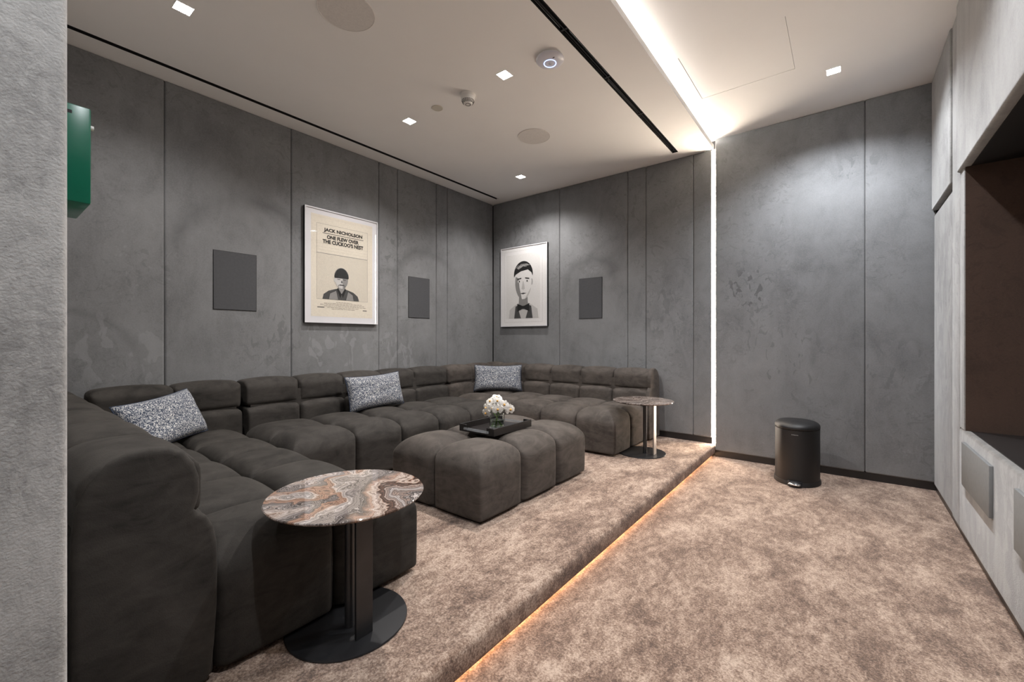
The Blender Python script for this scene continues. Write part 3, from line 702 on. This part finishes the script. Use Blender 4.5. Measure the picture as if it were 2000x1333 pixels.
# ------------------------------------------------------------------ tray, vase, orchids
TZ = ST + 0.001
t = empty('serving_tray', (-2.09, 2.49, TZ), 'rectangular black wooden tray with clear handles on the ottoman', 'tray')
boxo('base', (-0.160, 0.160, -0.222, 0.222, 0.0, 0.010), m_tray, t)
for s_ in (-1, 1): boxo('side_rail', tuple(sorted((s_ * 0.168, s_ * 0.156))) + (-0.225, 0.225, 0.0, 0.052), m_tray, t, bevel=0.0008, seg=1)
for sy in (-1, 1):
    for sx in (-1, 1):
        boxo('corner_rail', tuple(sorted((sx * 0.156, sx * 0.098))) + tuple(sorted((sy * 0.225, sy * 0.213))) + (0.0, 0.052), m_tray, t, bevel=0.0008, seg=1)
g_ = NT('clear_acrylic'); g_.setb(Roughness=0.03, Base_Color=(0.80, 0.84, 0.88, 1)); g_.b.inputs['Transmission Weight'].default_value = 0.75; g_.b.inputs['IOR'].default_value = 1.45
for sy in (-1, 1):
    o = boxo('handle', (-0.120, 0.120) + tuple(sorted((sy * 0.229, sy * 0.226))) + (0.014, 0.031), g_.m, t); o['label'] = 'clear acrylic handle strip'
gl = NT('clear_glass'); gl.setb(Roughness=0.0, Base_Color=(0.95, 0.98, 0.97, 1)); gl.b.inputs['Transmission Weight'].default_value = 1.0; gl.b.inputs['IOR'].default_value = 1.45
wt = NT('water'); wt.setb(Roughness=0.0, Base_Color=(0.86, 0.95, 0.82, 1)); wt.b.inputs['Transmission Weight'].default_value = 1.0; wt.b.inputs['IOR'].default_value = 1.33
VX, VY, VZ = -2.075, 2.48, TZ + 0.0105
v = empty('glass_vase', (VX, VY, VZ), 'clear cylindrical glass vase of water standing on the black tray', 'vase')
bm = bmesh.new(); lathe(bm, [(0, 0), (0.053, 0), (0.056, 0.003), (0.056, 0.118), (0.054, 0.1195), (0.0525, 0.118), (0.0525, 0.012), (0.050, 0.010), (0, 0.010)], 48); from_bm('glass', bm, gl.m, v, smooth=40)
bm = bmesh.new(); lathe(bm, [(0, 0.0102), (0.050, 0.0102), (0.0523, 0.0125), (0.0523, 0.060), (0, 0.060)], 48); from_bm('water', bm, wt.m, v, smooth=40)
m_petal = plain('white_petal', (0.70, 0.675, 0.63), 0.55, noise=0.03, scale=40); 
m_lip = plain('yellow_orchid_lip', (0.65, 0.36, 0.08), 0.5, noise=0.4, scale=150)
m_stem = plain('green_stem', (0.10, 0.20, 0.035), 0.4, noise=0.3, scale=60)
def petal(bm, L, W, ang, tilt, seed, n=6, m=6):
    rnd = random.Random(seed); M = Matrix.Rotation(ang, 4, 'Z') @ Matrix.Rotation(-tilt, 4, 'Y')
    ph = rnd.uniform(0, 6); vs = []
    for i in range(n + 1):
        a = i / n; row = []
        wd = W * (math.sin(math.pi * min(1, a * 0.93 + 0.05)) ** 0.6)
        for j in range(m + 1):
            b = -1 + 2 * j / m
            z = -0.25 * L * a * a + 0.006 * math.sin(8 * a + 6 * b + ph) * abs(b) * a - 0.10 * W * b * b + 0.1 * L * a
            row.append(bm.verts.new(M @ Vector((a * L, b * wd / 2, z))))
        vs.append(row)
    for i in range(n):
        for j in range(m): bm.faces.new((vs[i][j], vs[i + 1][j], vs[i + 1][j + 1], vs[i][j + 1]))
blo = []
for s in range(3):
    bm = bmesh.new()
    petal(bm, 0.036, 0.042, math.radians(12), 0.15, s * 9 + 1); petal(bm, 0.036, 0.042, math.radians(168), 0.15, s * 9 + 2)
    petal(bm, 0.032, 0.024, math.radians(90), 0.1, s * 9 + 3); petal(bm, 0.031, 0.022, math.radians(222), 0.05, s * 9 + 4); petal(bm, 0.031, 0.022, math.radians(318), 0.05, s * 9 + 5)
    me = bpy.data.meshes.new('blossom'); bm.to_mesh(me); bm.free(); me.shade_smooth(); me.materials.append(m_petal); blo.append(me)
bm = bmesh.new(); lathe(bm, [(0, -0.002), (0.004, 0), (0.007, 0.006), (0.003, 0.012), (0, 0.013)], 10)
petal(bm, 0.014, 0.010, math.radians(270), -0.5, 77, 4, 4)
lipme = bpy.data.meshes.new('lip'); bm.to_mesh(lipme); bm.free(); lipme.shade_smooth(); lipme.materials.append(m_lip)
STEMS_PLACEHOLDER = 0
stems = [((0.028, 0.02), (-0.030, -0.022), [(-0.072, -0.040, 0.145), (-0.050, -0.020, 0.195)]),
         ((-0.028, 0.018), (0.030, -0.020), [(0.058, -0.060, 0.150), (0.078, -0.010, 0.180)]),
         ((0.020, -0.030), (-0.012, 0.032), [(-0.015, 0.015, 0.222), (0.030, -0.030, 0.205)]),
         ((-0.022, -0.026), (0.024, 0.026), [(0.095, 0.040, 0.140), (0.015, -0.070, 0.155)]),
         ((0.0, 0.035), (-0.036, -0.004), [(-0.088, 0.030, 0.165), (-0.055, -0.060, 0.110)])]
where = ['leaning left', 'leaning towards the viewer on the right', 'standing in the middle', 'leaning right', 'drooping on the left side']
for k, (a, b, bl) in enumerate(stems):
    t = empty('orchid_stem', (VX, VY, VZ), 'white orchid stem with yellow-lipped blossoms in the vase, ' + where[k], 'flower', 'white orchids in the glass vase')
    bm = bmesh.new()
    tube(bm, [(a[0] * .9, a[1] * .9, 0.013), (a[0] * 0.4, a[1] * 0.4, 0.05), (b[0] * 0.6, b[1] * 0.6, 0.105), (b[0] * 1.1, b[1] * 1.1, 0.13), tuple((bl[0][i] + bl[1][i]) / 2 for i in range(3))], 0.0028, 8)
    mid = Vector((b[0] * 1.1, b[1] * 1.1, 0.13))
    for p in bl: tube(bm, [mid, (mid + Vector(p)) / 2 + Vector((0, 0, 0.006)), Vector(p) * 0.985], 0.0014, 6)
    from_bm('stem', bm, m_stem, t, smooth=60)
    for q, p in enumerate(bl):
        d = Vector((p[0], p[1], (p[2] - 0.15) * 0.9)); d += Vector((0.045, -0.06, 0.01)); d.normalize()
        o = link('blossom', blo[(k + q) % 3], None, t, p)
        qd = d.to_track_quat('Z', 'Y'); o.rotation_euler = (qd.to_matrix() @ Matrix.Rotation(random.uniform(-0.6, 0.6), 3, 'Z')).to_euler()
        o.scale = [random.uniform(1.1, 1.4)] * 3
        link('lip', lipme, None, o)

# ------------------------------------------------------------------ pedal bin
t = empty('pedal_bin', (-0.333, 4.535, 0), 'matt black oval pedal bin standing against the back wall', 'bin')
def oval(bm, levels, N=64, cap=True):
    rings = []
    for (sx, fy, by, z, dy) in levels:
        r = []
        for i in range(N):
            a = 2 * math.pi * i / N; c, s = math.cos(a), math.sin(a)
            x = sx * math.copysign(abs(c) ** 0.92, c); y = (fy if s < 0 else by) * math.copysign(abs(s) ** (1.0 if s < 0 else 0.7), s)
            r.append(bm.verts.new((x, y + dy, z)))
        rings.append(r)
    for a, b in zip(rings, rings[1:]):
        for i in range(N): j = (i + 1) % N; bm.faces.new((a[i], a[j], b[j], b[i]))
    if cap: bm.faces.new(rings[0][::-1]); bm.faces.new(rings[-1])
bm = bmesh.new(); oval(bm, [(0.166, 0.216, 0.122, 0.035, 0), (0.166, 0.216, 0.122, 0.470, 0)]); from_bm('body', bm, m_bin, t, smooth=40)
bm = bmesh.new(); oval(bm, [(0.176, 0.226, 0.130, 0.001, 0), (0.175, 0.225, 0.130, 0.016, 0), (0.168, 0.218, 0.124, 0.036, 0)]); from_bm('base_ring', bm, m_bin, t, smooth=40)
bm = bmesh.new(); lv = [(0.164, 0.214, 0.120, 0.472, 0), (0.168, 0.218, 0.124, 0.476, 0), (0.168, 0.218, 0.124, 0.490, 0)]
for k in range(1, 9):
    a = math.pi / 2 * k / 8; f = 0.35 + 0.65 * math.cos(a) if k < 8 else 0.30
    lv.append((0.168 * f, 0.218 * f, 0.124 * f, 0.490 + 0.050 * math.sin(a), 0))
oval(bm, lv); from_bm('lid', bm, m_bin, t, smooth=50)
bm = bmesh.new(); oval(bm, [(0.052, 0.034, 0.02, 0.010, -0.228), (0.050, 0.032, 0.02, 0.046, -0.212)], 32); from_bm('pedal_housing', bm, m_blackmetal, t, smooth=40)
bm = bmesh.new(); oval(bm, [(0.040, 0.026, 0.02, 0.020, -0.245), (0.044, 0.030, 0.02, 0.026, -0.245), (0.042, 0.026, 0.018, 0.034, -0.240), (0.030, 0.014, 0.01, 0.037, -0.238)], 32); o = from_bm('pedal', bm, m_chrome, t, smooth=50); o['label'] = 'chrome foot pedal'
bm = bmesh.new(); box(bm, -0.05, 0.05, 0.120, 0.134, 0.44, 0.485, 0.003); from_bm('hinge', bm, m_bin, t, smooth=40)

def text_mesh(s, size, extrude=0.0, bold=0.0, spacing=1.0):
    c = bpy.data.curves.new('tmp_text', 'FONT'); c.body = s; c.size = size; c.offset = bold; c.extrude = extrude; c.space_character = spacing
    c.align_x = 'CENTER'; c.align_y = 'CENTER'; c.resolution_u = 3
    o = bpy.data.objects.new('tmp_text', c); COL.objects.link(o)
    dg = bpy.context.evaluated_depsgraph_get(); me = bpy.data.meshes.new_from_object(o.evaluated_get(dg))
    bpy.data.objects.remove(o); bpy.data.curves.remove(c)
    me.materials.clear(); return me
me = text_mesh('brabantia', 0.013, 0.0003)
o = link('lettering', me, plain('silver_print', (0.4, 0.4, 0.4), 0.4), t, (0.0, -0.2165, 0.435)); o.rotation_euler = (math.radians(90), 0, 0); me.name = 'lettering'

# ------------------------------------------------------------------ framed prints
def stepcol(name, c, rough=0.6): return plain(name, c, rough, noise=0.04, spec=0.3, scale=60)
K = stepcol('print_black', (0.012, 0.012, 0.012)); DG = stepcol('print_dark_grey', (0.06, 0.06, 0.06)); MG = stepcol('print_mid_grey', (0.24, 0.235, 0.23)); LG = stepcol('print_light_grey', (0.52, 0.51, 0.50)); WH = stepcol('print_pale', (0.72, 0.71, 0.70)); CR = stepcol('print_cream', (0.67, 0.62, 0.53)); RD = stepcol('print_red', (0.42, 0.03, 0.02)); MAT = stepcol('print_white', (0.78, 0.77, 0.77))
def poster(loc, rz, W, H, label, name):
    """local x runs along the print to its right, local -y faces the room, z up from the bottom edge"""
    t = empty(name, loc, label, 'picture', rz=rz)
    D = 0.036; fw = 0.006
    bm = bmesh.new()
    for b in ((-W / 2, W / 2, 0, fw), (-W / 2, W / 2, H - fw, H), (-W / 2, -W / 2 + fw, fw, H - fw), (W / 2 - fw, W / 2, fw, H - fw)):
        box(bm, b[0], b[1], -D, 0, b[2], b[3])
    from_bm('frame_side', bm, m_edge, t)
    bm = bmesh.new()
    for b in ((-W / 2, W / 2, 0, 0.012), (-W / 2, W / 2, H - 0.012, H), (-W / 2, -W / 2 + 0.012, 0.012, H - 0.012), (W / 2 - 0.012, W / 2, 0.012, H - 0.012)):
        box(bm, b[0], b[1], -D - 0.003, -D, b[2], b[3])
    from_bm('frame', bm, m_frame, t)
    boxo('backing', (-W / 2 + fw, W / 2 - fw, -D + 0.006, -0.002, fw, H - fw), m_edge, t)
    return t, D
def printer(t, W, H, D):
    state = [0]
    def poly(name, pts, mat, lvl, parent=t):
        me = bpy.data.meshes.new(name); y = -D + 0.0055 - lvl * 0.00035
        vs = [((u - 0.5) * W, y, (1 - v) * H) for u, v in pts]
        bm = bmesh.new(); f = bm.faces.new([bm.verts.new(q) for q in vs]); bm.normal_update()
        if f.normal.y > 0: f.normal_flip()
        bmesh.ops.triangulate(bm, faces=bm.faces[:])
        bm.to_mesh(me); bm.free(); return link(name, me, mat, parent)
    def rect(name, u0, u1, v0, v1, mat, lvl, parent=t): return poly(name, [(u0, v0), (u1, v0), (u1, v1), (u0, v1)], mat, lvl, parent)
    def lines(name, segs, w, mat, lvl, parent=t):
        bm = bmesh.new(); y = -D + 0.0055 - lvl * 0.00035
        for (u0, v0, u1, v1) in segs:
            a = Vector(((u0 - .5) * W, y, (1 - v0) * H)); b = Vector(((u1 - .5) * W, y, (1 - v1) * H)); d = (b - a).normalized(); n_ = Vector((-d.z, 0, d.x)) * w / 2
            f = bm.faces.new([bm.verts.new(q) for q in (a + n_, b + n_, b - n_, a - n_)]); bm.normal_update()
            if f.normal.y > 0: f.normal_flip()
        me = bpy.data.meshes.new(name); bm.to_mesh(me); bm.free(); return link(name, me, mat, parent)
    def text(s, uc, vc, h, width, lvl, mat=K, bold=0.0, parent=t):
        me = text_mesh(s, h, 0, bold); xs = [v_.co.x for v_ in me.vertices]; ys = [v_.co.y for v_ in me.vertices]
        sx = width * W / (max(xs) - min(xs)); sy = h / (max(ys) - min(ys))
        cx = (max(xs) + min(xs)) / 2; cy = (max(ys) + min(ys)) / 2
        y = -D + 0.0055 - lvl * 0.00035
        for v_ in me.vertices: v_.co = Vector(((uc - .5) * W + (v_.co.x - cx) * sx, y, (1 - vc) * H + (v_.co.y - cy) * sy))
        me.name = 'lettering'
        return link('lettering', me, mat, parent)
    return poly, rect, lines, text
def glazing(t, W, H, D):
    g2 = NT('picture_glazing'); n = g2.t.nodes; lk = g2.t.links
    tr = n.new('ShaderNodeBsdfTransparent'); gs = n.new('ShaderNodeBsdfGlossy'); gs.inputs['Roughness'].default_value = 0.02; mx = n.new('ShaderNodeMixShader'); fr = n.new('ShaderNodeLayerWeight'); fr.inputs[0].default_value = 0.5; pw = n.new('ShaderNodeMath'); pw.operation = 'POWER'; pw.inputs[1].default_value = 4.0; ma = n.new('ShaderNodeMath'); ma.operation = 'MULTIPLY_ADD'; ma.inputs[1].default_value = 0.7; ma.inputs[2].default_value = 0.035
    lk.new(fr.outputs['Facing'], pw.inputs[0]); lk.new(pw.outputs[0], ma.inputs[0]); lk.new(ma.outputs[0], mx.inputs[0]); lk.new(tr.outputs[0], mx.inputs[1]); lk.new(gs.outputs[0], mx.inputs[2]); lk.new(mx.outputs[0], g2.o.inputs[0])
    bm = bmesh.new(); x, y = W / 2 - 0.008, -D - 0.001
    bm.faces.new([bm.verts.new(q) for q in ((-x, y, 0.008), (x, y, 0.008), (x, y, H - 0.008), (-x, y, H - 0.008))])
    me = bpy.data.meshes.new('glazing'); bm.to_mesh(me); bm.free(); link('glazing', me, g2.m, t)
# tall film poster on the left wall
W, H = 0.82, 1.145
t, D = poster((XL + 0.001, 2.45, 1.41), math.radians(90), W, H, 'white framed cream film poster with black title lettering and a man in a cap', 'framed_poster')
poly, rect, lines, text = printer(t, W, H, D)
rect('mat', 0.008, 0.992, 0.006, 0.994, m_frame, 0)
pr = rect('print', 0.078, 0.921, 0.053, 0.944, CR, 1)
FN = stepcol('print_fine_line', (0.30, 0.28, 0.25))
lines('border', [(0.148, .129, .846, .129), (.148, .79, .846, .79), (.148, .129, .148, .79), (.846, .129, .846, .79)], 0.0015, DG, 3, pr)
seg = []
n1 = 46
for k in range(-n1, n1):   # chain-link fence
    for sgn in (1, -1):
        pts = []
        u0 = 0.148 + (k * 0.0205 if sgn == 1 else k * 0.0205 + 0.0)
        a_u, a_v, b_u, b_v = (u0, 0.388, u0 + sgn * 0.56, 0.79)
        # clip to the border in u
        def clip(au, av, bu, bv):
            ta, tb = 0.0, 1.0; du = bu - au
            lo_, hi_ = 0.148, 0.846
            for bound, keep in ((lo_, 1), (hi_, -1)):
                fa = (au - bound) * keep; fb = (bu - bound) * keep
                if fa < 0 and fb < 0: return None
                if fa < 0: ta = max(ta, fa / (fa - fb))
                elif fb < 0: tb = min(tb, fa / (fa - fb))
            if ta >= tb: return None
            return (au + du * ta, av + (bv - av) * ta, au + du * tb, av + (bv - av) * tb)
        c = clip(a_u + (0.0 if sgn == 1 else 0.5), a_v, b_u + (0.0 if sgn == 1 else 0.5), b_v)
        if c: seg.append(c)
lines('fence_pattern', seg, 0.0009, FN, 2, pr)
lines('wires', [(.148, .302, .846, .302), (.148, .331, .846, .331), (.148, .358, .846, .358)], 0.0008, FN, 2, pr)
lines('rail', [(.148, .386, .846, .386)], 0.005, MG, 3, pr)
lines('underline', [(.222, .207, .785, .207)], 0.0055, K, 4, pr)
text('JACK NICHOLSON', 0.503, 0.180, 0.047, 0.53, 4, bold=0.0022, parent=pr)
text('ONE FLEW OVER', 0.497, 0.2375, 0.040, 0.44, 4, bold=0.0020, parent=pr)
text("THE CUCKOO'S NEST", 0.503, 0.279, 0.042, 0.56, 4, bold=0.0020, parent=pr)
fig = poly('figure', P1['jacket'], DG, 5, pr)
for nm, mt, lv_ in (('jacketlight', MG, 6), ('jacketlight2', MG, 6), ('neck', MG, 7), ('collar', K, 8), ('collarlight', K, 8), ('ear', LG, 7), ('face', LG, 8), ('faceshade', MG, 9), ('cap', K, 10), ('mouth', K, 10), ('brow1', K, 10), ('brow2', K, 10), ('nose', DG, 10)):
    poly(nm.rstrip('12'), P1[nm], mt, lv_, pr)
rr = random.Random(3); seg = []
for row, (a, b) in enumerate(((.40, .62), (.24, .76), (.19, .80), (.24, .82), (.28, .72), (.34, .66))):
    u = a
    while u < b:
        l_ = rr.uniform(0.012, 0.05); seg.append((u, .812 + row * .0125, min(b, u + l_), .812 + row * .0125)); u += l_ + 0.007
lines('credits', seg, 0.0042, stepcol('print_credit', (0.20, 0.17, 0.14)), 3, pr)
lines('credits', [(.155, .862, .245, .862), (.775, .875, .835, .875)], 0.008, DG, 3, pr)
lines('creases', [(P1[n_][i][0], P1[n_][i][1], P1[n_][i + 1][0], P1[n_][i + 1][1]) for n_ in ('jacketlight', 'jacketlight2', 'neck') for i in range(len(P1[n_]) - 1)], 0.004, K, 10, pr)
lines('hat_stripe', [(P1['cap'][i][0], P1['cap'][i][1], P1['cap'][i + 1][0], P1['cap'][i + 1][1]) for i in range(2, 20)], 0.004, MG, 11, pr)
glazing(t, W, H, D)
# portrait print on the back wall
W, H = 0.81, 1.14
LG2 = stepcol('print_soft_grey', (0.42, 0.415, 0.41))
t, D = poster((-3.587, YB - 0.001, 1.425), 0.0, W, H, 'white framed black and white portrait of a man in a bow tie', 'framed_portrait')
poly, rect, lines, text = printer(t, W, H, D)
rect('mat', 0.008, 0.992, 0.006, 0.994, MAT, 0)
lines('mat_line', [(.085, .055, .90, .055), (.085, .945, .90, .945), (.085, .055, .085, .945), (.90, .055, .90, .945)], 0.003, LG, 1)
pr = poly('print', P2['back'], WH, 2)
for nm, mt, lv_ in (('shirt', LG, 3), ('neck', MG, 4), ('ear', LG2, 4), ('face', WH, 5), ('jaw', LG, 6), ('side', MG, 6), ('hair', K, 7), ('hair2', MG, 8), ('brow1', K, 8), ('brow2', K, 8), ('eye1', WH, 8), ('eye2', WH, 8), ('pupil1', K, 9), ('pupil2', K, 9), ('nose', LG, 8), ('mouth', DG, 8), ('lapel1', DG, 5), ('lapel2', DG, 5), ('bow', K, 8)):
    poly(nm.rstrip('12'), P2[nm], mt, lv_, pr)
lines('hair_strands', [(0.34 + 0.035 * i, 0.27 - 0.006 * i + 0.015 * (i % 2), 0.40 + 0.035 * i, 0.235 + 0.012 * (i % 3)) for i in range(8)], 0.004, LG, 9, pr)
glazing(t, W, H, D)
